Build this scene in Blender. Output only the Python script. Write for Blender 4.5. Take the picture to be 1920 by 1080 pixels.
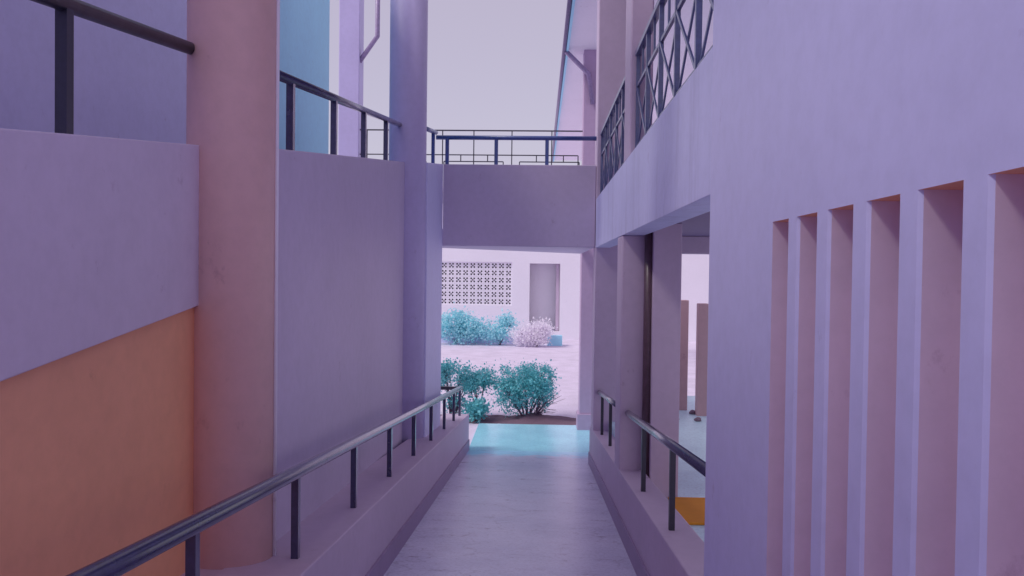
import bpy, bmesh, math, random
from mathutils import Matrix, Vector, noise

random.seed(7)
scene = bpy.context.scene
for o in list(bpy.data.objects):
    bpy.data.objects.remove(o, do_unlink=True)
C = scene.collection

# ---------------------------------------------------------------- camera
EYE = 1.61
cam_d = bpy.data.cameras.new('camera')
cam_d.sensor_width = 36.0
cam_d.lens = 36.0 * 1500.0 / 1920.0
cam_d.clip_start = 0.05
cam_d.clip_end = 2000.0
cam = bpy.data.objects.new('camera', cam_d)
C.objects.link(cam)
rot = (Matrix.Rotation(math.radians(1.947), 4, 'Z')
       @ Matrix.Rotation(math.radians(90.0 - 1.07), 4, 'X')
       @ Matrix.Rotation(math.radians(0.72), 4, 'Z'))
cam.matrix_world = Matrix.Translation((0, 0, EYE)) @ rot
scene.camera = cam

# ---------------------------------------------------------------- sky, sun, exposure
to_sun = Vector((-0.60, -0.25, 0.76)).normalized()
elev = math.asin(to_sun.z)
azim = math.atan2(to_sun.x, to_sun.y)
world = bpy.data.worlds.new('World')
scene.world = world
world.use_nodes = True
nt = world.node_tree
nt.nodes.clear()
w_out = nt.nodes.new('ShaderNodeOutputWorld')
w_add = nt.nodes.new('ShaderNodeAddShader')
bg1 = nt.nodes.new('ShaderNodeBackground')
bg2 = nt.nodes.new('ShaderNodeBackground')
sky = nt.nodes.new('ShaderNodeTexSky')
sky.sky_type = 'NISHITA'
sky.sun_disc = False
sky.sun_elevation = elev
sky.sun_rotation = azim
sky.dust_density = 1.0
bg1.inputs['Strength'].default_value = 0.05
# bright even lavender haze over the whole sky
bg2.inputs['Color'].default_value = (0.43, 0.345, 0.42, 1)
bg2.inputs['Strength'].default_value = 1.0
nt.links.new(sky.outputs['Color'], bg1.inputs['Color'])
nt.links.new(bg1.outputs['Background'], w_add.inputs[0])
nt.links.new(bg2.outputs['Background'], w_add.inputs[1])
nt.links.new(w_add.outputs['Shader'], w_out.inputs['Surface'])

sun_d = bpy.data.lights.new('sun', 'SUN')
sun_d.energy = 1.9
sun_d.angle = math.radians(14.0)
sun_d.color = (1.0, 0.955, 0.92)
sun = bpy.data.objects.new('sun', sun_d)
C.objects.link(sun)
sun.rotation_euler = (-to_sun).to_track_quat('-Z', 'Y').to_euler()
sun.location = to_sun * 40

vs = scene.view_settings
vs.view_transform = 'Standard'
vs.look = 'None'
vs.exposure = 0.0
vs.gamma = 1.0
vs.use_curve_mapping = False
scene.render.engine = 'CYCLES'
scene.cycles.max_bounces = 14
scene.cycles.diffuse_bounces = 8
scene.cycles.transparent_max_bounces = 8


# ---------------------------------------------------------------- materials
def new_mat(name):
    m = bpy.data.materials.new(name)
    m.use_nodes = True
    n = m.node_tree
    n.nodes.clear()
    out = n.nodes.new('ShaderNodeOutputMaterial')
    b = n.nodes.new('ShaderNodeBsdfPrincipled')
    n.links.new(b.outputs['BSDF'], out.inputs['Surface'])
    return m, n, b, out


def coords(n, scale):
    tc = n.nodes.new('ShaderNodeTexCoord')
    mp = n.nodes.new('ShaderNodeMapping')
    mp.inputs['Scale'].default_value = scale
    n.links.new(tc.outputs['Object'], mp.inputs['Vector'])
    return mp.outputs['Vector']


def noise_node(n, vec, scale, detail=4, rough=0.55):
    t = n.nodes.new('ShaderNodeTexNoise')
    t.inputs['Scale'].default_value = scale
    t.inputs['Detail'].default_value = detail
    t.inputs['Roughness'].default_value = rough
    n.links.new(vec, t.inputs['Vector'])
    return t.outputs['Fac']


def ramp_node(n, fac, stops):
    r = n.nodes.new('ShaderNodeValToRGB')
    while len(r.color_ramp.elements) < len(stops):
        r.color_ramp.elements.new(0.5)
    for e, (p, c) in zip(r.color_ramp.elements, stops):
        e.position = p
        e.color = (c[0], c[1], c[2], 1)
    n.links.new(fac, r.inputs['Fac'])
    return r.outputs['Color']


def mul(n, a, b, fac=1.0):
    m = n.nodes.new('ShaderNodeMix')
    m.data_type = 'RGBA'
    m.blend_type = 'MULTIPLY'
    m.inputs['Factor'].default_value = fac
    n.links.new(a, m.inputs['A'])
    n.links.new(b, m.inputs['B'])
    return m.outputs['Result']


def shade(c, k):
    return tuple(min(1.0, x * k) for x in c)


def paint(name, col, rough=0.6, var=0.10, streak=0.0, bump=0.12, spec=0.35, stain=0.06):
    """Painted render: broad mottling, fine plaster relief, optional rain streaks."""
    m, n, b, out = new_mat(name)
    v = coords(n, (1, 1, 1))
    big = noise_node(n, v, 1.1, 5, 0.6)
    c = ramp_node(n, big, [(0.25, shade(col, 1 - var)), (0.75, shade(col, 1 + var * 0.6))])
    fine = noise_node(n, v, 14, 6, 0.65)
    c2 = ramp_node(n, fine, [(0.3, (1 - stain,) * 3), (0.6, (1, 1, 1))])
    c = mul(n, c, c2)
    sm = noise_node(n, coords(n, (1.0, 1.0, 0.7)), 5.5, 9, 0.72)
    c = mul(n, c, ramp_node(n, sm, [(0.30, (0.84, 0.80, 0.82)), (0.37, (1, 1, 1))]))
    if streak > 0:
        vs_ = coords(n, (2.6, 2.6, 0.22))
        s = noise_node(n, vs_, 2.2, 6, 0.7)
        c3 = ramp_node(n, s, [(0.30, (1 - streak, 1 - streak * 1.1, 1 - streak)), (0.48, (1, 1, 1))])
        c = mul(n, c, c3)
    n.links.new(c, b.inputs['Base Color'])
    b.inputs['Roughness'].default_value = rough
    b.inputs['Specular IOR Level'].default_value = spec
    bp = n.nodes.new('ShaderNodeBump')
    bp.inputs['Strength'].default_value = bump
    bp.inputs['Distance'].default_value = 0.02
    h = n.nodes.new('ShaderNodeMath')
    h.operation = 'ADD'
    n.links.new(noise_node(n, v, 2.4, 3, 0.5), h.inputs[0])
    sc = n.nodes.new('ShaderNodeMath')
    sc.operation = 'MULTIPLY'
    sc.inputs[1].default_value = 0.12
    n.links.new(noise_node(n, v, 60, 4, 0.6), sc.inputs[0])
    n.links.new(sc.outputs[0], h.inputs[1])
    n.links.new(h.outputs[0], bp.inputs['Height'])
    n.links.new(bp.outputs['Normal'], b.inputs['Normal'])
    return m


def concrete_floor(name, col, rough=0.42, cracks=True, glare_col=None, relief=0.35):
    m, n, b, out = new_mat(name)
    v = coords(n, (1, 1, 1))
    vx = coords(n, (1.0, 1.9, 1))
    c = ramp_node(n, noise_node(n, v, 1.6, 6, 0.65), [(0.25, shade(col, 0.82)), (0.75, shade(col, 1.1))])
    c = mul(n, c, ramp_node(n, noise_node(n, v, 42, 5, 0.7), [(0.32, (0.78, 0.76, 0.78)), (0.52, (1, 1, 1))]))
    if glare_col:   # blue mixed in towards the landing: its bright glare put into the colour
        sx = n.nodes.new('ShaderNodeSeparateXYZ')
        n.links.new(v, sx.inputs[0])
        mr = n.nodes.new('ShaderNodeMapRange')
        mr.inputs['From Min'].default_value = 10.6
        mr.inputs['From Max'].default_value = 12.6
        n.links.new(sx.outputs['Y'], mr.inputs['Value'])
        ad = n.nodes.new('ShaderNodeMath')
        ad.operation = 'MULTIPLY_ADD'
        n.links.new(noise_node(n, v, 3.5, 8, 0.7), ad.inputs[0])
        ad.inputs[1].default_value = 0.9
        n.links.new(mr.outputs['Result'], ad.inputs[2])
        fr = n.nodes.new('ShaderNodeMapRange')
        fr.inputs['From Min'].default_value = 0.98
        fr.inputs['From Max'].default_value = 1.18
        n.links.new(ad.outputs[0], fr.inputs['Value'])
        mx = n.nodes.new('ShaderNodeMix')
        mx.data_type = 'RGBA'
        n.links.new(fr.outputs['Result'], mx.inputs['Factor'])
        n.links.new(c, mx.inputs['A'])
        mx.inputs['B'].default_value = (*glare_col, 1)
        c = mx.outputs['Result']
    bp = n.nodes.new('ShaderNodeBump')
    bp.inputs['Strength'].default_value = relief
    bp.inputs['Distance'].default_value = 0.012
    if cracks:
        s = noise_node(n, vx, 3.6, 9, 0.74)
        marks = ramp_node(n, s, [(0.34, (0.50, 0.45, 0.50)), (0.385, (0.93, 0.91, 0.93)), (0.5, (1, 1, 1))])
        c = mul(n, c, marks)
        vo = n.nodes.new('ShaderNodeTexVoronoi')
        vo.feature = 'DISTANCE_TO_EDGE'
        vo.inputs['Scale'].default_value = 0.8
        nv = n.nodes.new('ShaderNodeVectorMath')
        nv.operation = 'ADD'
        nn = n.nodes.new('ShaderNodeTexNoise')
        nn.inputs['Scale'].default_value = 3.0
        nn.inputs['Detail'].default_value = 8
        nv2 = n.nodes.new('ShaderNodeVectorMath')
        nv2.operation = 'SCALE'
        nv2.inputs['Scale'].default_value = 0.55
        n.links.new(vx, nn.inputs['Vector'])
        n.links.new(nn.outputs['Color'], nv2.inputs[0])
        n.links.new(vx, nv.inputs[0])
        n.links.new(nv2.outputs[0], nv.inputs[1])
        n.links.new(nv.outputs[0], vo.inputs['Vector'])
        crack = ramp_node(n, vo.outputs['Distance'], [(0.0, (0.55, 0.5, 0.55)), (0.011, (1, 1, 1))])
        c = mul(n, c, crack, 0.5)
        n.links.new(s, bp.inputs['Height'])
    else:
        n.links.new(noise_node(n, v, 30, 5), bp.inputs['Height'])
    n.links.new(c, b.inputs['Base Color'])
    n.links.new(bp.outputs['Normal'], b.inputs['Normal'])
    b.inputs['Roughness'].default_value = rough
    b.inputs['Specular IOR Level'].default_value = 0.5
    return m


def metal_paint(name, col, rough=0.3, coat=0.3):
    m, n, b, out = new_mat(name)
    v = coords(n, (1, 1, 1))
    c = ramp_node(n, noise_node(n, v, 25, 5, 0.7), [(0.3, shade(col, 0.75)), (0.7, shade(col, 1.2))])
    n.links.new(c, b.inputs['Base Color'])
    r = n.nodes.new('ShaderNodeMapRange')
    r.inputs['To Min'].default_value = rough - 0.08
    r.inputs['To Max'].default_value = rough + 0.15
    n.links.new(noise_node(n, v, 9, 5), r.inputs['Value'])
    n.links.new(r.outputs['Result'], b.inputs['Roughness'])
    b.inputs['Specular IOR Level'].default_value = 0.6
    b.inputs['Coat Weight'].default_value = coat
    b.inputs['Coat Roughness'].default_value = 0.2
    return m


def leaf_mat(name, a, bcol, trans=0.35):
    m, n, b, out = new_mat(name)
    geo = n.nodes.new('ShaderNodeNewGeometry')
    c = ramp_node(n, geo.outputs['Random Per Island'], [(0.0, a), (1.0, bcol)])
    n.links.new(c, b.inputs['Base Color'])
    b.inputs['Roughness'].default_value = 0.55
    t = n.nodes.new('ShaderNodeBsdfTranslucent')
    n.links.new(c, t.inputs['Color'])
    mx = n.nodes.new('ShaderNodeMixShader')
    mx.inputs['Fac'].default_value = trans
    n.links.new(b.outputs['BSDF'], mx.inputs[1])
    n.links.new(t.outputs['BSDF'], mx.inputs[2])
    n.links.new(mx.outputs['Shader'], out.inputs['Surface'])
    return m


LAV = (0.60, 0.46, 0.72)
M = {
    'parapet': paint('pale_lavender_parapet_paint', (0.71, 0.62, 0.74), 0.5, 0.06, streak=0.015),
    'wall': paint('lavender_wall_paint', (0.60, 0.51, 0.68), 0.5, 0.07, streak=0.015),
    'wall_r': paint('lilac_wall_tone', (0.69, 0.68, 0.95), 0.5, 0.05, streak=0.012),
    'fascia': paint('weathered_lilac_paint', (0.68, 0.68, 0.95), 0.5, 0.10, streak=0.17),
    'salmon': paint('salmon_warm_shade', (0.96, 0.46, 0.26), 0.55, 0.10),  # orange stands for warm shade on the lower wall and slot tops
    'column': paint('mauve_column_tone', (0.55, 0.49, 0.76), 0.42, 0.07),
    'column_pink': paint('pinkish_brown_column_shade', (0.76, 0.48, 0.45), 0.45, 0.07),  # even pinkish brown base takes in the near column's warm shade
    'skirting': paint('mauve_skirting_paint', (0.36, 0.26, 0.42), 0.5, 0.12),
    'niche': paint('pinkish_slot_shade', (0.82, 0.67, 0.77), 0.55, 0.05),  # pink of the slot insides stands for warm bounced light
    'column_warm': paint('warm_pink_pier_paint', (0.62, 0.40, 0.42), 0.55, 0.06),
    'pillar': paint('dim_mauve_pillar_paint', (0.52, 0.38, 0.55), 0.55, 0.06),
    'pier': paint('dusky_mauve_paint', (0.60, 0.48, 0.62), 0.55, 0.08),
    'blue_wall': paint('pale_blue_wall_tone', (0.42, 0.82, 1.0), 0.6, 0.05),
    'dim_blue': paint('periwinkle_wall_tone', (0.70, 0.70, 0.97), 0.6, 0.08),
    'pale': paint('pale_lavender_render', (0.88, 0.84, 0.92), 0.7, 0.03, bump=0.05, stain=0.03),
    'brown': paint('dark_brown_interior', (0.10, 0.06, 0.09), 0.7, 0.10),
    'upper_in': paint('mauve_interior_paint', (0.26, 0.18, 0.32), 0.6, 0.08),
    'ramp': concrete_floor('lilac_grey_ramp_concrete', (0.78, 0.78, 1.0), 0.26, glare_col=(0.38, 0.78, 1.0), relief=0.2),
    'landing': concrete_floor('glare_blue_landing_screed', (0.38, 0.80, 1.0), 0.22, cracks=False, relief=0.1),  # blue base colour puts the landing's bright glare into the floor
    'room_floor': concrete_floor('pale_blue_room_screed', (0.62, 0.85, 0.97), 0.4, cracks=False),
    'upper_floor': concrete_floor('upper_ramp_concrete', (0.45, 0.40, 0.5), 0.6, cracks=False),
    'ground': concrete_floor('pale_sandy_ground', (0.74, 0.66, 0.80), 0.8, cracks=False),
    'soil': concrete_floor('mauve_brown_soil', (0.20, 0.12, 0.17), 0.9, cracks=False),
    'rail': metal_paint('dark_indigo_rail_enamel', (0.035, 0.035, 0.10), 0.2, 1.0),
    'rail_blue': metal_paint('blue_rail_enamel', (0.05, 0.09, 0.30), 0.35, 0.3),
    'black': metal_paint('black_metal', (0.03, 0.028, 0.05), 0.4, 0.2),
    'balcony': metal_paint('blue_grey_balcony_metal', (0.10, 0.12, 0.26), 0.3, 0.4),
    'pipe': metal_paint('mauve_downpipe', (0.32, 0.24, 0.42), 0.45, 0.1),
    'pipe_dark': metal_paint('dark_brown_pipe', (0.10, 0.05, 0.07), 0.45, 0.2),
    'gutter': metal_paint('grey_gutter', (0.25, 0.20, 0.34), 0.4, 0.2),
    'orange': paint('orange_mat', (0.75, 0.30, 0.03), 0.8, 0.1),
    'stone': paint('dusty_stone', (0.25, 0.17, 0.22), 0.9, 0.2),
    'bark': paint('mauve_bark', (0.16, 0.10, 0.16), 0.9, 0.2),
    'leaf': leaf_mat('teal_leaf', (0.10, 0.46, 0.50), (0.30, 0.80, 0.82)),
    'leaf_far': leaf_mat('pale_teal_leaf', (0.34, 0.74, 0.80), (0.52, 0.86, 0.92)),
    'leaf_pale': leaf_mat('overexposed_leaf', (0.90, 0.86, 0.93), (0.95, 0.92, 0.97), 0.5),  # whitish leaf colour puts the overexposure into the shrub
}


# ---------------------------------------------------------------- helpers
def tag(o, label=None, cat=None, group=None, kind=None):
    if label: o['label'] = label
    if cat: o['category'] = cat
    if group: o['group'] = group
    if kind: o['kind'] = kind
    return o


def empty(name, loc, label, cat, group=None):
    o = bpy.data.objects.new(name, None)
    o.empty_display_size = 0.1
    o.location = loc
    C.objects.link(o)
    return tag(o, label, cat, group)


def link(name, me, mat, parent=None, bevel=0.0, smooth=False):
    o = bpy.data.objects.new(name, me)
    if mat and not me.materials:
        me.materials.append(M[mat])
    C.objects.link(o)
    if smooth:
        for p in me.polygons:
            p.use_smooth = True
    if bevel:
        md = o.modifiers.new('bevel', 'BEVEL')
        md.width = bevel
        md.segments = 2
        md.limit_method = 'ANGLE'
    if parent:
        o.parent = parent
        o.matrix_parent_inverse = Matrix.Translation(parent.location).inverted()
    return o


class MB:
    def __init__(self):
        self.v, self.f = [], []

    def hexa(self, p):
        """p: 8 points, bottom ring ccw then top ring ccw"""
        k = len(self.v)
        self.v += [tuple(q) for q in p]
        for f in ((3, 2, 1, 0), (4, 5, 6, 7), (0, 1, 5, 4), (1, 2, 6, 5), (2, 3, 7, 6), (3, 0, 4, 7)):
            self.f.append(tuple(k + i for i in f))
        return self

    def box(self, x0, x1, y0, y1, z0, z1):
        return self.slab(x0, x1, y0, y1, z0, z0, z1, z1)

    def slab(self, x0, x1, y0, y1, zb0, zb1, zt0, zt1):
        """box whose bottom and top slope along y"""
        return self.hexa([(x0, y0, zb0), (x1, y0, zb0), (x1, y1, zb1), (x0, y1, zb1),
                          (x0, y0, zt0), (x1, y0, zt0), (x1, y1, zt1), (x0, y1, zt1)])

    def tube(self, pts, r, seg=14, caps=True, r1=None):
        pts = [Vector(p) for p in pts]
        k = len(self.v)
        up = None
        for i, p in enumerate(pts):
            a = pts[max(i - 1, 0)]
            b = pts[min(i + 1, len(pts) - 1)]
            d = (b - a).normalized()
            if up is None:
                up = Vector((0, 0, 1)) if abs(d.z) < 0.9 else Vector((0, 1, 0))
            s = d.cross(up).normalized()
            u = s.cross(d).normalized()
            up = u
            rr = r if r1 is None else r + (r1 - r) * i / (len(pts) - 1)
            if 0 < i < len(pts) - 1:
                d0 = (p - a).normalized()
                rr_s = rr / max(0.5, d0.dot(d))
            else:
                rr_s = rr
            for j in range(seg):
                t = 2 * math.pi * j / seg
                self.v.append(tuple(p + s * (math.cos(t) * rr_s) + u * (math.sin(t) * rr_s)))
        for i in range(len(pts) - 1):
            for j in range(seg):
                j2 = (j + 1) % seg
                self.f.append((k + i * seg + j, k + i * seg + j2, k + (i + 1) * seg + j2, k + (i + 1) * seg + j))
        if caps:
            self.f.append(tuple(k + j for j in reversed(range(seg))))
            e = k + (len(pts) - 1) * seg
            self.f.append(tuple(e + j for j in range(seg)))
        return self

    def bar(self, a, b, w, t, up=(0, 0, 1)):
        """flat bar from a to b, w across 'side', t along 'up'"""
        a, b = Vector(a), Vector(b)
        d = (b - a).normalized()
        up = Vector(up)
        s = d.cross(up).normalized()
        u = s.cross(d).normalized()
        s, u = s * w / 2, u * t / 2
        return self.hexa([a - s - u, a + s - u, a + s + u, a - s + u, b - s - u, b + s - u, b + s + u, b - s + u])

    def build(self, name, mat, parent=None, bevel=0.0, smooth=False):
        me = bpy.data.meshes.new(name)
        me.from_pydata(self.v, [], self.f)
        bm = bmesh.new()
        bm.from_mesh(me)
        bmesh.ops.recalc_face_normals(bm, faces=bm.faces)
        bm.to_mesh(me)
        bm.free()
        me.update()
        if smooth:
            for p in me.polygons:
                p.use_smooth = len(p.vertices) == 4
        return link(name, me, mat, parent, bevel)


def thing(name, mb, mat, label, cat, group=None, bevel=0.006, smooth=False):
    return tag(mb.build(name, mat, None, bevel, smooth), label, cat, group)


def structure(name, mb, mat, bevel=0.0):
    return tag(mb.build(name, mat, None, bevel), kind='structure')


# ---------------------------------------------------------------- levels
S = 0.0933                      # fall of the ramp
def zr(y): return -S * min(y, 12.4)
ZL = zr(12.4)                   # landing level
def zp(y): return EYE + 0.123 + 0.1237 * y       # top of the rising parapet on the left
XR = 0.735                      # face of the right-hand wall
LH = 0.545                      # ledge above ramp

# ---------------------------------------------------------------- ground, ramp, landing
structure('ground', MB().box(-150, 150, -60, 260, ZL - 0.4, ZL - 0.03), 'ground')
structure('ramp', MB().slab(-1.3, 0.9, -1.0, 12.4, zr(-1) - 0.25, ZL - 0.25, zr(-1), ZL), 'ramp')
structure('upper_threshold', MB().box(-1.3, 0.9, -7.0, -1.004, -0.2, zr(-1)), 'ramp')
structure('landing', MB().box(-1.075, 1.6, 12.402, 14.62, ZL - 0.25, ZL - 0.001), 'landing')
structure('room_floor', MB().box(0.957, 7.0, 2.0, 13.0, -0.6, -0.34), 'room_floor')
structure('upper_ramp', MB().slab(-2.9, -1.76, -6.0, 10.6, zp(-6) - 0.75, zp(10.6) - 0.75, zp(-6) - 0.55, zp(10.6) - 0.55), 'upper_floor')
XR = 0.735
structure('upper_walkway', MB().box(-3.25, XR, 14.22, 14.40, 2.85, 3.05), 'upper_floor')

# ---------------------------------------------------------------- left side
t = empty('ledge_wall', (-1.2, 6, zr(6)), 'long low mauve ledge wall falling beside the ramp below the left handrail', 'wall')
MB().slab(-1.47, -1.075, -1, 12.5, zr(-1) - 0.4, zr(12.5) - 0.3, zr(-1) + LH, zr(12.4) + LH).build('ledge', 'pier', t, 0.008)
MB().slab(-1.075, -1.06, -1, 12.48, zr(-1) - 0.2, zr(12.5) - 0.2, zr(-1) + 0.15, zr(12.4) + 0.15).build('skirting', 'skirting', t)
thing('ledge_filler', MB().slab(-1.70, -1.472, -1, 4.0, zr(-1), zr(4.0), zr(-1) + LH - .004, zr(4.0) + LH - .004), 'pier',
      'mauve ledge top below the salmon-shaded wall at lower left', 'ledge')
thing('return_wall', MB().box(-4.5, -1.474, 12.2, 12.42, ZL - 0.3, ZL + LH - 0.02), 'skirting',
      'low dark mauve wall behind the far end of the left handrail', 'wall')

thing('parapet_wall', MB().slab(-1.75, -1.60, -3, 3.9, zp(-3) - 0.755, zp(3.9) - 0.755, zp(-3), zp(3.9)), 'parapet',
      'sloping lavender parapet of the upper ramp left of the pink column', 'parapet')
thing('lower_wall', MB().slab(-1.74, -1.625, -3, 3.9, -0.8, -0.8, zp(-3) - 0.757, zp(3.9) - 0.757), 'salmon',
      'wall coloured salmon for its warm shade under the sloping parapet at lower left', 'wall')
def wall_curve(name, y0, y1, x_face, n, bow, label, mat='wall', taper=0.0):
    mb = MB()
    # plan outline bows slightly, top follows the upper ramp
    rows = []
    for i in range(n + 1):
        s = i / n
        y = y0 + (y1 - y0) * s
        x = x_face - taper * s ** 2 - bow * math.sin(math.pi * s)
        k = len(mb.v)
        mb.v += [(x, y, -1.9), (x, y, zp(y)), (x - 0.25, y, zp(y)), (x - 0.25, y, -1.9)]
        rows.append(k)
    for a, b in zip(rows, rows[1:]):
        for j in range(4):
            mb.f.append((a + j, a + (j + 1) % 4, b + (j + 1) % 4, b + j))
    mb.f.append(tuple(rows[0] + j for j in (3, 2, 1, 0)))
    mb.f.append(tuple(rows[-1] + j for j in (0, 1, 2, 3)))
    return thing(name, mb, mat, label, 'wall', bevel=0.008)
wall_curve('ramp_wall', 3.9, 9.2, -1.39, 18, 0.02, 'tall plain mauve wall with sloping top between the two round columns', taper=0.15)
wall_curve('ramp_wall', 9.204, 10.65, -1.30, 2, 0.0, 'narrow wall coloured paler for its light, right of the farther round column', 'wall_r')  # lilac replaces the wall colour to stand for light from the opening

def round_column(y, mat, label):
    x = -1.52 if y < 5 else -1.535
    mb = MB().tube([(x, y, -1.6), (x, y, 2.0), (x, y, 5.8)], 0.209 if y < 5 else 0.215, 48)
    return thing('round_column', mb, mat, label, 'column', 'round columns along the left wall', bevel=0, smooth=True)
round_column(3.9, 'column_pink', 'thick pinkish brown round column nearest on the left')
round_column(9.2, 'column', 'round mauve column farther along the left wall beside the bridge')  # darker base colour carries this column's shade
thing('strip', MB().tube([(-1.306, 3.93, -0.1), (-1.306, 3.93, 2.0), (-1.306, 3.93, 5.7)], 0.010, 10), 'pale',  # thin pale tube along the column's right edge
      'thin pale strip down the right edge of the nearest round column', 'strip', bevel=0, smooth=True)
thing('roof_beam', MB().box(-1.7, -1.3, -3, 9.6, 5.802, 6.1), 'wall', 'beam across the tops of the left round columns', 'beam')

thing('back_wall', MB().box(-3.15, -2.9, -8, 7.7, -1.4, 6.3), 'dim_blue', 'near part of the back wall behind the upper left handrail, coloured dimmer for shade', 'wall')  # same wall as the next piece, shade put into its colour
thing('back_wall', MB().box(-3.15, -2.9, 7.704, 10.87, -1.4, 6.3), 'blue_wall', 'far part of the back wall right of the pink column, coloured bright blue for skylight', 'wall')  # brighter blue stands for more skylight on the far end

# left ramp handrail
t = empty('handrail', (-1.2, 6, zr(6) + LH), 'long dark metal handrail on short posts along the left ledge of the ramp', 'handrail')
XH = -1.19
def zh(y): return zr(min(y, 12.4)) + LH + 0.43
MB().tube([(XH, -0.8, zh(-0.8)), (XH, 4, zh(4)), (XH, 8, zh(8)), (XH, 12.25, zh(12.25))], 0.034, 18).build('rail', 'rail', t, smooth=True)
MB().bar((-2.6, 12.28, zh(12.3) - 0.005), (XH + 0.03, 12.28, zh(12.3) - 0.005), 0.05, 0.05).build('return_rail', 'black', t)
for y in (1.5, 2.72, 3.9, 5.15, 6.4, 7.65, 8.9, 10.15, 11.3, 12.15):
    MB().box(XH - 0.018, XH + 0.018, y - 0.018, y + 0.018, zr(y) + LH - 0.02, zh(y) - 0.01).build('post', 'rail', t)

# upper ramp handrails
def upper_rail(x, y0, y1, posts, label, mat, h=0.42, x1=None):
    x1 = x if x1 is None else x1
    x0 = x
    t = empty('upper_handrail', (x, (y0 + y1) / 2, zp((y0 + y1) / 2)), label, 'handrail', 'handrails on the upper ramp parapet')
    MB().tube([(x, y0, zp(y0) + h), (x1, y1, zp(y1) + h)], 0.029, 16).build('rail', mat, t, smooth=True)
    for y in posts:
        x = x0 + (x1 - x0) * (y - y0) / (y1 - y0)
        MB().box(x - 0.021, x + 0.021, y - 0.021, y + 0.021, zp(y) - 0.03, zp(y) + h - 0.02).build('post', mat, t)
upper_rail(-1.66, -2.5, 3.78, (-0.4, 0.65, 1.7, 2.74), 'dark handrail on the near upper parapet left of the pink column', 'black', 0.455)
upper_rail(-1.47, 4.0, 9.05, (4.72, 5.83, 6.95, 8.1), 'sloping dark handrail on the wall between the two round columns', 'rail', 0.42, -1.60)
upper_rail(-1.41, 9.3, 10.72, (10.45,), 'short handrail end joining the bridge rail beside the farther column', 'rail_blue')

# ---------------------------------------------------------------- bridge
t = empty('bridge', (-0.4, 10.7, 1.965), 'mauve footbridge with solid parapet crossing over the end of the ramp', 'bridge')
MB().box(-1.298, XR - 0.002, 10.652, 10.85, 1.965, 3.05).build('parapet', 'wall', t, 0.008)
mb = MB().hexa([(-1.56, 10.853, 1.967), (XR - .002, 10.853, 1.967), (XR - .002, 14.19, 1.967), (-1.56, 11.6, 1.967),
                (-1.56, 10.853, 2.2), (XR - .002, 10.853, 2.2), (XR - .002, 14.19, 2.2), (-1.56, 11.6, 2.2)])
mb.build('deck', 'wall', t)
t = empty('bridge_handrail', (-0.3, 10.75, 3.05), 'blue level handrail on three posts along the bridge parapet', 'handrail')
MB().tube([(-1.41, 10.75, 3.42), (0.2, 10.75, 3.42), (XR, 10.75, 3.42)], 0.03, 16).build('rail', 'rail_blue', t, smooth=True)
for x in (-1.26, -0.6, 0.08):
    MB().box(x - 0.024, x + 0.024, 10.73, 10.77, 3.04, 3.41).build('post', 'rail_blue', t)

# ---------------------------------------------------------------- right side
t = empty('ledge_wall', (0.84, 8, zr(8)), 'low mauve ledge wall falling along the right edge of the ramp', 'wall')
MB().slab(XR, 0.955, 3.0, 11.25, zr(3) - 0.4, zr(11.25) - 0.4, zr(3) + LH - .02, zr(11.25) + LH - .02).build('ledge', 'pier', t, 0.008)
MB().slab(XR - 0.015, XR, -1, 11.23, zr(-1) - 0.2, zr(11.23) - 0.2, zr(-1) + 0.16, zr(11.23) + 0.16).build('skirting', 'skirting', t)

t = empty('slotted_wall', (0.83, 1.5, 0), 'big lilac wall with a row of tall narrow slots on the right', 'wall')
SLW, SLP, SLF = 0.153, 0.2445, 2.56
ZS0, ZS1 = 0.10, 1.782
n_sl = 9
y_lo = SLF - SLP * (n_sl - 1) - SLW
XB = XR + 0.13
ep = MB().box(XR + .0006, XB, SLF, 3.5, -0.75, 5.6).build('end_panel', 'wall_r', t)
ep.data.materials.append(M['niche']); ep.data.polygons[2].material_index = 1
MB().box(XR + .0006, XB, -5.0, y_lo, -0.75, 5.6).build('near_panel', 'wall_r', t)
up_ = MB().box(XR + .0006, XB, y_lo, SLF, ZS1, 5.6).build('upper_panel', 'wall_r', t)
up_.data.materials.append(M['salmon']); up_.data.polygons[0].material_index = 1
MB().box(XR + .0006, XB, y_lo, SLF, -0.75, ZS0).build('sill_panel', 'wall_r', t)
ch = 0.008
MB().box(XB + .001, XB + .11, -5.0, 3.5, -0.75, 5.6).build('slot_bounce_panel', 'niche', t)  # unseen panel closing the slots, added to bounce warm light onto the jambs
for i in range(n_sl - 1):
    y1 = SLF - SLP * i - SLW
    y0 = SLF - SLP * (i + 1)
    prof = [(XR + .0006, y0 + ch), (XR + .0006 + ch, y0), (XB, y0), (XB, y1), (XR + .0006 + ch, y1), (XR + .0006, y1 - ch)]
    mb = MB()
    mb.v = [(x, y, ZS0) for x, y in prof] + [(x, y, ZS1) for x, y in prof]
    mb.f = [(i2, (i2 + 1) % 6, 6 + (i2 + 1) % 6, 6 + i2) for i2 in range(6)] + [(5, 4, 3, 2, 1, 0), (6, 7, 8, 9, 10, 11)]
    fo = mb.build('fin', 'wall_r', t)
    fo.data.materials.append(M['niche'])
    for q in (1, 2, 3):
        fo.data.polygons[q].material_index = 1

thing('balcony_beam', MB().box(XR, 0.93, 3.502, 4.80, 1.96, 2.60), 'fascia', 'rain-streaked lilac beam under the near balcony railing next to the slotted wall', 'beam', 'balcony edge beams', 0.004)
thing('balcony_beam', MB().box(XR, 0.93, 4.806, 10.598, 1.96, 2.60), 'fascia', 'long lilac beam running from the thin vertical joint to the bridge', 'beam', 'balcony edge beams', 0.004)

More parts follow.
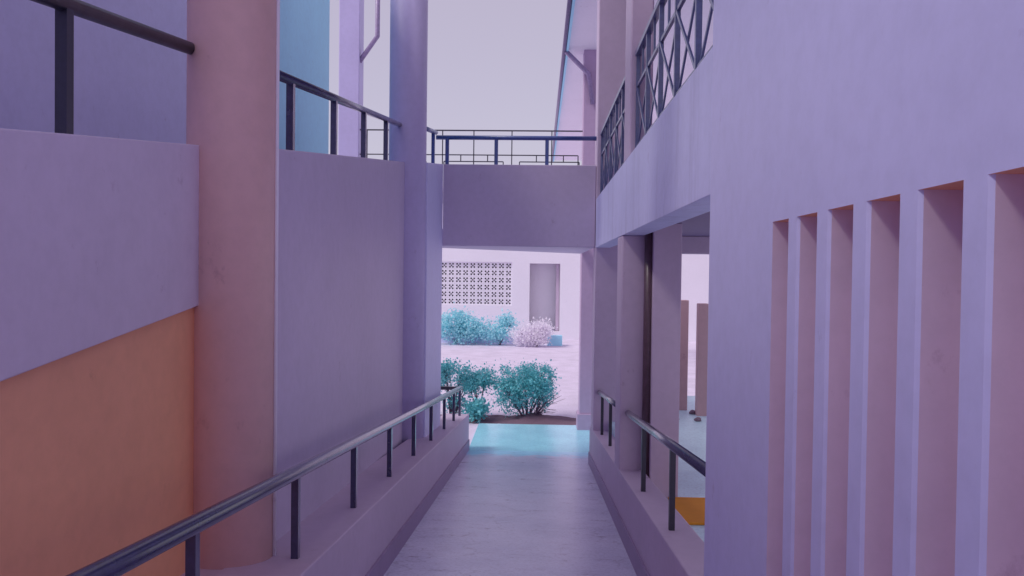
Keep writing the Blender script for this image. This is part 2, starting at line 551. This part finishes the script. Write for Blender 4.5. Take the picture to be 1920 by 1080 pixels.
def square_column(x0, x1, y0, y1, z0, z1, mat, label):
    return thing('square_column', MB().box(x0, x1, y0, y1, z0, z1), mat, label, 'column', 'square columns', 0.012)
square_column(XR + .003, 0.945, 7.2, 7.62, zr(7.6) + 0.4, 1.959, 'pier', 'square mauve column on the right ledge beside the dark drainpipe')
square_column(XR + .003, 1.20, 10.6, 11.0, zr(11) + 0.4, 5.56, 'pier', 'tall square mauve column where the bridge meets the right balcony')
square_column(XR + .005, 0.928, 6.75, 7.2, 2.601, 5.5, 'pier', 'square upper column between the two balcony railings')
square_column(-3.62, -3.25, 14.2, 14.55, ZL - .1, 7.0, 'column', 'pale mauve pillar beyond the bridge on the left with downpipe')
square_column(XR + .003, 1.10, 14.2, 14.55, ZL - .1, 7.0, 'pillar', 'far mauve pillar at the right edge of the opening under the bridge')
thing('pillar_plinth', MB().box(XR - .03, 1.13, 14.17, 14.58, ZL - .02, ZL + 0.28), 'pillar', 'small plinth at the foot of the far right pillar', 'plinth')

thing('side_wall', MB().box(0.99, 1.235, 7.0, 7.3, -0.4, 2.058), 'pier', 'mauve wall panel behind the right ledge right of the drainpipe', 'wall')
t = thing('drainpipe', MB().tube([(0.968, 7.1, zr(7) + LH - .06), (0.968, 7.1, 1.0), (0.968, 7.1, 2.055)], 0.042, 16), 'pipe_dark',
          'dark brown vertical drainpipe beside the square column on the right ledge', 'pipe', bevel=0, smooth=True)
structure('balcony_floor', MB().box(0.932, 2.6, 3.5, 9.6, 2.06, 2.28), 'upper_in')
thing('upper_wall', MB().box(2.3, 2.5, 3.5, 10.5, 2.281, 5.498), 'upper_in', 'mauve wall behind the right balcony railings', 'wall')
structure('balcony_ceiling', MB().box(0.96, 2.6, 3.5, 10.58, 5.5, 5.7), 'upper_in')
thing('room_beam', MB().box(1.0, 2.7, 9.3, 9.55, 1.86, 2.059), 'pier', 'beam across the far side of the right-hand room', 'beam')
thing('room_pier', MB().box(2.04, 2.16, 11.6, 11.75, -0.35, 1.25), 'column_warm', 'slim mauve pier farther away in the bright right-hand room', 'pier', 'piers in the right-hand room', 0.01)
thing('room_pier', MB().box(2.21, 2.35, 11.15, 11.3, -0.35, 1.22), 'column_warm', 'slim mauve pier nearer in the bright right-hand room beside the slotted wall', 'pier', 'piers in the right-hand room', 0.01)
thing('floor_mat', MB().box(1.14, 2.0, 6.25, 6.97, -0.338, -0.318), 'orange', 'orange mat on the floor behind the right handrail', 'mat')

def stone(x, y, r, label):
    bm = bmesh.new()
    bmesh.ops.create_icosphere(bm, subdivisions=2, radius=r)
    for v in bm.verts:
        v.co *= 0.8 + 0.45 * noise.noise(v.co * 14 + Vector((x * 3, y, 0)))
        v.co.z *= 0.6
        v.co += Vector((x, y, r * 0.35 - 0.34))
    me = bpy.data.meshes.new('stone')
    bm.to_mesh(me)
    bm.free()
    return tag(link('stone', me, 'stone'), label, 'stone', 'stones on the room floor')
stone(2.14, 10.75, 0.06, 'small stone on the pale room floor before the nearer pier')
stone(2.18, 11.3, 0.065, 'small stone lying between the two room piers')
stone(1.88, 10.8, 0.045, 'tiny dark stone on the room floor by the wall panel')

# right-hand ramp handrails
def right_rail(y0, y1, posts, label):
    x = 0.815
    def z(y): return zr(y) + LH + 0.49
    t = empty('ledge_handrail', (x, (y0 + y1) / 2, zr((y0 + y1) / 2) + LH), label, 'handrail', 'handrails on the right ledge')
    MB().tube([(x, y0, z(y0)), (x, (y0 + y1) / 2, z((y0 + y1) / 2)), (x, y1, z(y1))], 0.030, 16).build('rail', 'rail', t, smooth=True)
    for y in posts:
        MB().box(x - 0.017, x + 0.017, y - 0.017, y + 0.017, zr(y) + LH - 0.05, z(y) - 0.01).build('post', 'black', t)
right_rail(3.45, 7.25, (4.82, 6.12), 'near handrail on the right ledge between slotted wall and square column')
right_rail(7.58, 10.65, (8.95, 10.1), 'far short handrail on the right ledge behind the square column')

# balcony railings
def balcony_rail(y0, y1, label):
    x = 0.80
    zb, zt = 2.62, 3.45
    t = empty('balcony_railing', (x, (y0 + y1) / 2, 2.6), label, 'railing', 'balcony railings')
    MB().bar((x, y0, zt), (x, y1, zt), 0.05, 0.04).build('top_rail', 'balcony', t)
    MB().bar((x, y0, zt - 0.27), (x, y1, zt - 0.27), 0.02, 0.025).build('middle_rail', 'balcony', t)
    MB().bar((x, y0, zb + 0.05), (x, y1, zb + 0.05), 0.02, 0.025).build('bottom_rail', 'balcony', t)
    n = max(2, round((y1 - y0) / 0.62))
    st = (y1 - y0) / n
    for i in range(n + 1):
        y = min(max(y0 + st * i, y0 + 0.02), y1 - 0.02)
        MB().box(x - 0.016, x + 0.016, y - 0.016, y + 0.016, zb - 0.03, zt - 0.02).build('baluster', 'balcony', t)
    for i in range(n):
        a, b = y0 + st * i + 0.02, y0 + st * (i + 1) - 0.02
        lo, hi = zb + 0.06, zt - 0.28
        MB().bar((x - 0.008, a, lo), (x - 0.008, b, hi), 0.012, 0.022, up=(0, -1, 1)).build('cross_bar', 'balcony', t)
        MB().bar((x + 0.008, a, hi), (x + 0.008, b, lo), 0.012, 0.022, up=(0, 1, 1)).build('cross_bar', 'balcony', t)
        ym = (a + b) / 2
        MB().box(x - 0.008, x + 0.008, ym - 0.008, ym + 0.008, hi + 0.02, zt - 0.02).build('short_bar', 'balcony', t)
balcony_rail(3.52, 6.74, 'near crossed-bar metal railing on the balcony above the streaked beam')
balcony_rail(7.22, 10.58, 'farther crossed-bar metal railing on the balcony next to the bridge')

# ---------------------------------------------------------------- beyond the bridge
t = empty('walkway_railing', (-1.2, 14.3, 3.05), 'thin black railing with small rectangles beyond the bridge', 'railing')
YW = 14.3
MB().bar((-3.25, YW, 4.145), (0.735, YW, 4.145), 0.022, 0.022).build('top_rail', 'black', t)
MB().bar((-3.25, YW, 3.71), (0.66, YW, 3.71), 0.018, 0.018).build('middle_rail', 'black', t)
for x in (-1.76 - 0.68 * 2, -1.76 - 0.68, -1.76, -1.20, -0.52, 0.19, 0.66):
    MB().box(x - 0.009, x + 0.009, YW - .009, YW + .009, 3.04, 4.14 if x < 0.5 else 3.71).build('post', 'black', t)
for a, b in ((-3.1, -2.05), (-1.73, -0.67), (-0.38, 0.68)):
    MB().bar((a, YW - .02, 3.59), (b, YW - .02, 3.59), 0.018, 0.018).build('frame_bar', 'black', t)
    for x in (a, b):
        MB().box(x - 0.009, x + 0.009, YW - .029, YW - .011, 3.05, 3.59).build('frame_bar', 'black', t)
    for x in (a + 0.3, b - 0.28):
        MB().box(x - 0.009, x + 0.009, YW - .019, YW - .005, 3.59, 3.71).build('link_bar', 'black', t)

thing('downpipe', MB().tube([(-2.94, 14.25, 7.0), (-2.94, 14.25, 5.80), (-3.27, 14.3, 5.36)], 0.042, 14), 'pipe',
      'bent mauve downpipe meeting the left pillar beyond the bridge', 'pipe', 'bent downpipes', 0, True)
thing('downpipe', MB().tube([(0.42, 14.12, 5.50), (0.82, 14.15, 5.12), (0.90, 14.15, 4.6)], 0.042, 14), 'pipe',
      'bent mauve downpipe slanting from the gutter to the far right pillar', 'pipe', 'bent downpipes', 0, True)
t = empty('eaves', (0.4, 18, 5.56), 'pale overhanging eaves with gutter receding beyond the bridge on the right', 'roof')
MB().box(0.46, 6.0, 11.2, 28.0, 5.56, 5.75).build('soffit', 'pale', t)
MB().box(0.42, 0.459, 11.2, 28.0, 5.50, 5.80).build('fascia_board', 'blue_wall', t)
MB().tube([(0.385, 11.2, 5.54), (0.385, 28.0, 5.54)], 0.035, 12).build('gutter', 'gutter', t, smooth=True)

# far building with breeze blocks
YF = 34.0
t = empty('far_building', (-2, YF, ZL), 'sunlit pale building with breeze block screen and tall recess beyond the bushes', 'building')
bp_ = 0.306
PX1 = -1.16
NBX, NBZ = 12, 6
PX0 = PX1 - bp_ * NBX
PZ1 = EYE + 0.453
PZ0 = PZ1 - bp_ * NBZ
RX0, RX1, RZ0, RZ1 = -0.41, 0.88, ZL + 0.30, EYE + 0.42
ZT, ZB = 5.2, ZL - 0.2
XA, XZ = -16.0, 18.0
for nm, a in (('wall', (XA, PX0, ZB, ZT)), ('wall', (PX0, PX1, PZ1, ZT)), ('wall', (PX0, PX1, ZB, PZ0)),
              ('wall', (PX1, RX0, ZB, ZT)), ('wall', (RX0, RX1, RZ1, ZT)), ('wall', (RX0, RX1, ZB, RZ0)),
              ('wall', (RX1, XZ, ZB, ZT))):
    MB().box(a[0], a[1], YF, YF + 0.25, a[2], a[3]).build(nm, 'pale', t)
MB().box(RX0 - .2, RX1 + .2, YF + 0.8, YF + 0.95, RZ0 - .2, RZ1 + .2).build('recess_wall', 'pale', t)
MB().box(RX0 - .2, RX1 + .2, YF + .252, YF + 0.799, RZ1 + .0, RZ1 + .15).build('recess_ceiling', 'wall', t)
MB().box(RX1 - .16, RX1 - .02, YF + .3, YF + .44, RZ0 - .2, RZ1).build('recess_post', 'pier', t)
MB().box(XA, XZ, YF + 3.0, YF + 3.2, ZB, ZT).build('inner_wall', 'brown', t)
MB().box(XA, XZ, YF - 0.3, YF + 3.2, ZT + .001, ZT + 0.25).build('roof', 'pale', t)
# one breeze block: 5 x 5 cells with a quincunx of holes
me = bpy.data.meshes.new('breeze_block')
mbk = MB()
holes = {(1, 1), (3, 1), (2, 2), (1, 3), (3, 3)}
edges = [0, 0.17, 0.40, 0.60, 0.83, 1.0]
edges = [e * (bp_ - 0.004) + 0.002 for e in edges]
for i in range(5):
    for j in range(5):
        if (i, j) in holes:
            continue
        mbk.box(edges[i], edges[i + 1], 0, 0.1, edges[j], edges[j + 1])
me.from_pydata(mbk.v, [], mbk.f)
me.materials.append(M['pale'])
bm = bmesh.new()
bm.from_mesh(me)
bmesh.ops.remove_doubles(bm, verts=bm.verts, dist=0.0005)
seen = {}
for f in bm.faces:
    seen.setdefault(tuple(sorted(v.index for v in f.verts)), []).append(f)
bmesh.ops.delete(bm, geom=[f for fs in seen.values() if len(fs) > 1 for f in fs], context='FACES_ONLY')
bm.to_mesh(me)
bm.free()
for i in range(NBX):
    for j in range(NBZ):
        o = bpy.data.objects.new('breeze_block', me)
        C.objects.link(o)
        o.parent = t
        o.matrix_parent_inverse = Matrix.Translation(t.location).inverted()
        o.location = (PX0 + i * bp_, YF + 0.08, PZ0 + j * bp_)

thing('planter_wall', MB().box(-4.6, -0.95, 31.6, 31.8, ZL - .1, ZL + 0.30), 'dim_blue', 'low blue planter wall below the breeze block screen', 'wall')
thing('planter_box', MB().box(0.35, 0.92, 31.0, 31.4, ZL - .1, ZL + 0.36), 'blue_wall', 'small pale blue block at the foot of the far recess', 'planter')

# soil bed
def soil():
    nx, ny = 50, 22
    mb = MB()
    for j in range(ny + 1):
        for i in range(nx + 1):
            x = -2.4 + 3.5 * i / nx
            y = 14.63 + 1.1 * j / ny
            e = min(1, 4 * j / ny, 4 * (ny - j) / ny, 6 * i / nx + .0, 6 * (nx - i) / nx)
            z = ZL - 0.05 + e * (0.045 + 0.03 * noise.noise(Vector((x * 5, y * 5, 0))) + 0.015 * noise.noise(Vector((x * 17, y * 17, 3))))
            z += 0.10 * e * math.exp(-(((x + 0.05) / 0.35) ** 2 + ((y - 15.2) / 0.3) ** 2))
            mb.v.append((x, y, z))
    for j in range(ny):
        for i in range(nx):
            k = j * (nx + 1) + i
            mb.f.append((k, k + 1, k + nx + 2, k + nx + 1))
    o = mb.build('soil_bed', 'soil', smooth=True)
    return tag(o, kind='structure')
soil()

# ---------------------------------------------------------------- plants
def leaf(mb, p, size, rnd):
    d = Vector((rnd.gauss(0, 1), rnd.gauss(0, 1), rnd.gauss(0.3, 1))).normalized()
    s = d.cross(Vector((rnd.gauss(0, 1), rnd.gauss(0, 1), rnd.gauss(0, 1)))).normalized()
    nrm = d.cross(s).normalized()
    l = size * rnd.uniform(0.55, 1.6); w = l * 0.4
    k = len(mb.v)
    mb.v += [tuple(p), tuple(p + d * l * .5 + s * w - nrm * w * .25), tuple(p + d * l), tuple(p + d * l * .5 - s * w - nrm * w * .25)]
    mb.f.append((k, k + 1, k + 2, k + 3))


def raw(mb, name, mat, parent):
    m2 = bpy.data.meshes.new(name)
    m2.from_pydata(mb.v, [], mb.f)
    return link(name, m2, mat, parent)


def shrub(name, base, clumps, n, size, leafm, label, cat, seed, stems=6, group=None, stem_r=0.016, shell=0.35):
    """clumps: list of (dx, dy, dz, rx, ry, rz) ellipsoids relative to base"""
    rnd = random.Random(seed)
    base = Vector(base)
    clumps = list(clumps)
    for c in list(clumps):          # ragged outline
        for _ in range(3):
            a = rnd.uniform(0, 6.283); b = rnd.uniform(-0.2, 1.2)
            clumps.append((c[0] + math.cos(a) * math.cos(b) * c[3], c[1] + math.sin(a) * math.cos(b) * c[4], c[2] + math.sin(b) * c[5] * .95,
                           c[3] * .28, c[4] * .28, c[5] * .28))
    t = empty(name, base, label, cat, group)
    vol = [c[3] * c[4] * c[5] for c in clumps]
    mb = MB()
    tips = []
    for c, vv in zip(clumps, vol):
        k = max(6, int(n * vv / sum(vol) / 26))
        for _ in range(k):
            while True:
                q = Vector((rnd.uniform(-1, 1), rnd.uniform(-1, 1), rnd.uniform(-1, 1)))
                if shell < q.length < 1: break
            p = base + Vector((c[0] + q.x * c[3], c[1] + q.y * c[4], c[2] + q.z * c[5]))
            tips.append(p)
            r = size * 2.6
            for _ in range(26):
                g = Vector((rnd.gauss(0, .7), rnd.gauss(0, .7), rnd.gauss(0, .7))) * r
                leaf(mb, p + g, size, rnd)
    raw(mb, 'foliage', leafm, t)
    ms = MB()
    for i in range(stems):
        c = clumps[i % len(clumps)]
        a = base + Vector((rnd.uniform(-.04, .04), rnd.uniform(-.04, .04), -0.03))
        e = base + Vector((c[0] + rnd.uniform(-.6, .6) * c[3], c[1] + rnd.uniform(-.5, .5) * c[4], c[2] + rnd.uniform(-.2, .5) * c[5]))
        m_ = a.lerp(e, 0.5) + Vector((rnd.uniform(-.05, .05), rnd.uniform(-.05, .05), 0.04))
        ms.tube([a, m_, e], stem_r, 6, True, stem_r * 0.35)
        near = sorted(tips, key=lambda q: (q - e).length)[:5]
        for q in near:
            ms.tube([m_.lerp(e, rnd.uniform(.2, .9)), q], stem_r * .4, 4, False, stem_r * .15)
    raw(ms, 'stems', 'bark', t)
    return t

GY = ZL + 0.0
shrub('round_bush', (-0.23, 15.2, GY - 0.06),
      [(-0.08, 0, 0.74, 0.48, 0.42, 0.33), (0.20, 0, 0.76, 0.32, 0.36, 0.30), (-0.32, 0, 0.45, 0.25, 0.3, 0.28), (0.03, 0.1, 0.5, 0.42, 0.3, 0.34), (0.3, 0, .55, .22, .3, .2)],
      7500, 0.034, 'leaf', 'dense rounded teal bush beyond the landing on a soil mound', 'bush', 3, stems=12)
# bare twigs low on the right of the bush
rnd = random.Random(5)
tw = MB()
for i in range(34):
    a = Vector((-0.05 + rnd.uniform(-.03, .05), 15.16 + rnd.uniform(-.04, .04), GY + 0.06))
    e = a + Vector((rnd.uniform(0.08, 0.55), rnd.uniform(-.25, .2), rnd.uniform(0.05, 0.55)))
    m_ = a.lerp(e, .5) + Vector((0, 0, rnd.uniform(.02, .1)))
    tw.tube([a, m_, e], 0.007, 5, True, 0.002)
tt = raw(tw, 'twig_cluster', 'bark', None)
tag(tt, 'bare purple twigs low at the right side of the rounded bush', 'twigs')
shrub('leafy_shrub', (-1.62, 15.3, GY - 0.13),
      [(0.02, 0, 0.92, 0.28, 0.25, 0.22), (0.25, 0, 0.80, 0.2, 0.2, 0.16), (-0.25, .1, 0.85, 0.25, 0.2, 0.25), (0.1, .1, 0.35, 0.18, 0.2, 0.2)],
      1900, 0.036, 'leaf', 'open teal shrub with thin stems behind the left handrail end', 'bush', 11, stems=9)
shrub('leafy_shrub', (-1.06, 15.25, GY - 0.10),
      [(-0.12, 0, 0.72, 0.24, 0.2, 0.17), (0.10, 0, 0.80, 0.22, 0.2, 0.16), (-0.3, 0, 0.62, 0.14, .15, .12)],
      1250, 0.036, 'leaf', 'thin-stemmed teal shrub between handrail end and rounded bush', 'bush', 12, stems=4)
shrub('small_plant', (-1.18, 14.9, GY), [(0, 0, 0.16, 0.13, 0.1, 0.06), (.1, 0, .22, .08, .08, .04)], 160, 0.045, 'leaf',
      'tiny low plant at the landing edge beside the handrail end', 'plant', 13, stems=4, stem_r=0.006)
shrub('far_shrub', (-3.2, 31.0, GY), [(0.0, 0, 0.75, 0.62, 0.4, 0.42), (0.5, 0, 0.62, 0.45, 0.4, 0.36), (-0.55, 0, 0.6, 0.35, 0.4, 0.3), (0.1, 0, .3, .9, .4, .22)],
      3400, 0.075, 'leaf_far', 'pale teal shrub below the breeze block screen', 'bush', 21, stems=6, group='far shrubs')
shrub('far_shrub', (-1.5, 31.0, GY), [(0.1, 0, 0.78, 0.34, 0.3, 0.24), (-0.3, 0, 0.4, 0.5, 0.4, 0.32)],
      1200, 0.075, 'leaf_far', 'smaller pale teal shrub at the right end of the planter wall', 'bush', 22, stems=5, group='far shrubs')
shrub('overexposed_shrub', (-0.1, 30.5, GY), [(-0.25, 0, 0.36, 0.6, 0.4, 0.36), (0.2, 0, 0.55, 0.36, 0.4, 0.28)],
      3600, 0.07, 'leaf_pale', 'washed-out whitish shrub in front of the far recess', 'bush', 23, stems=5)
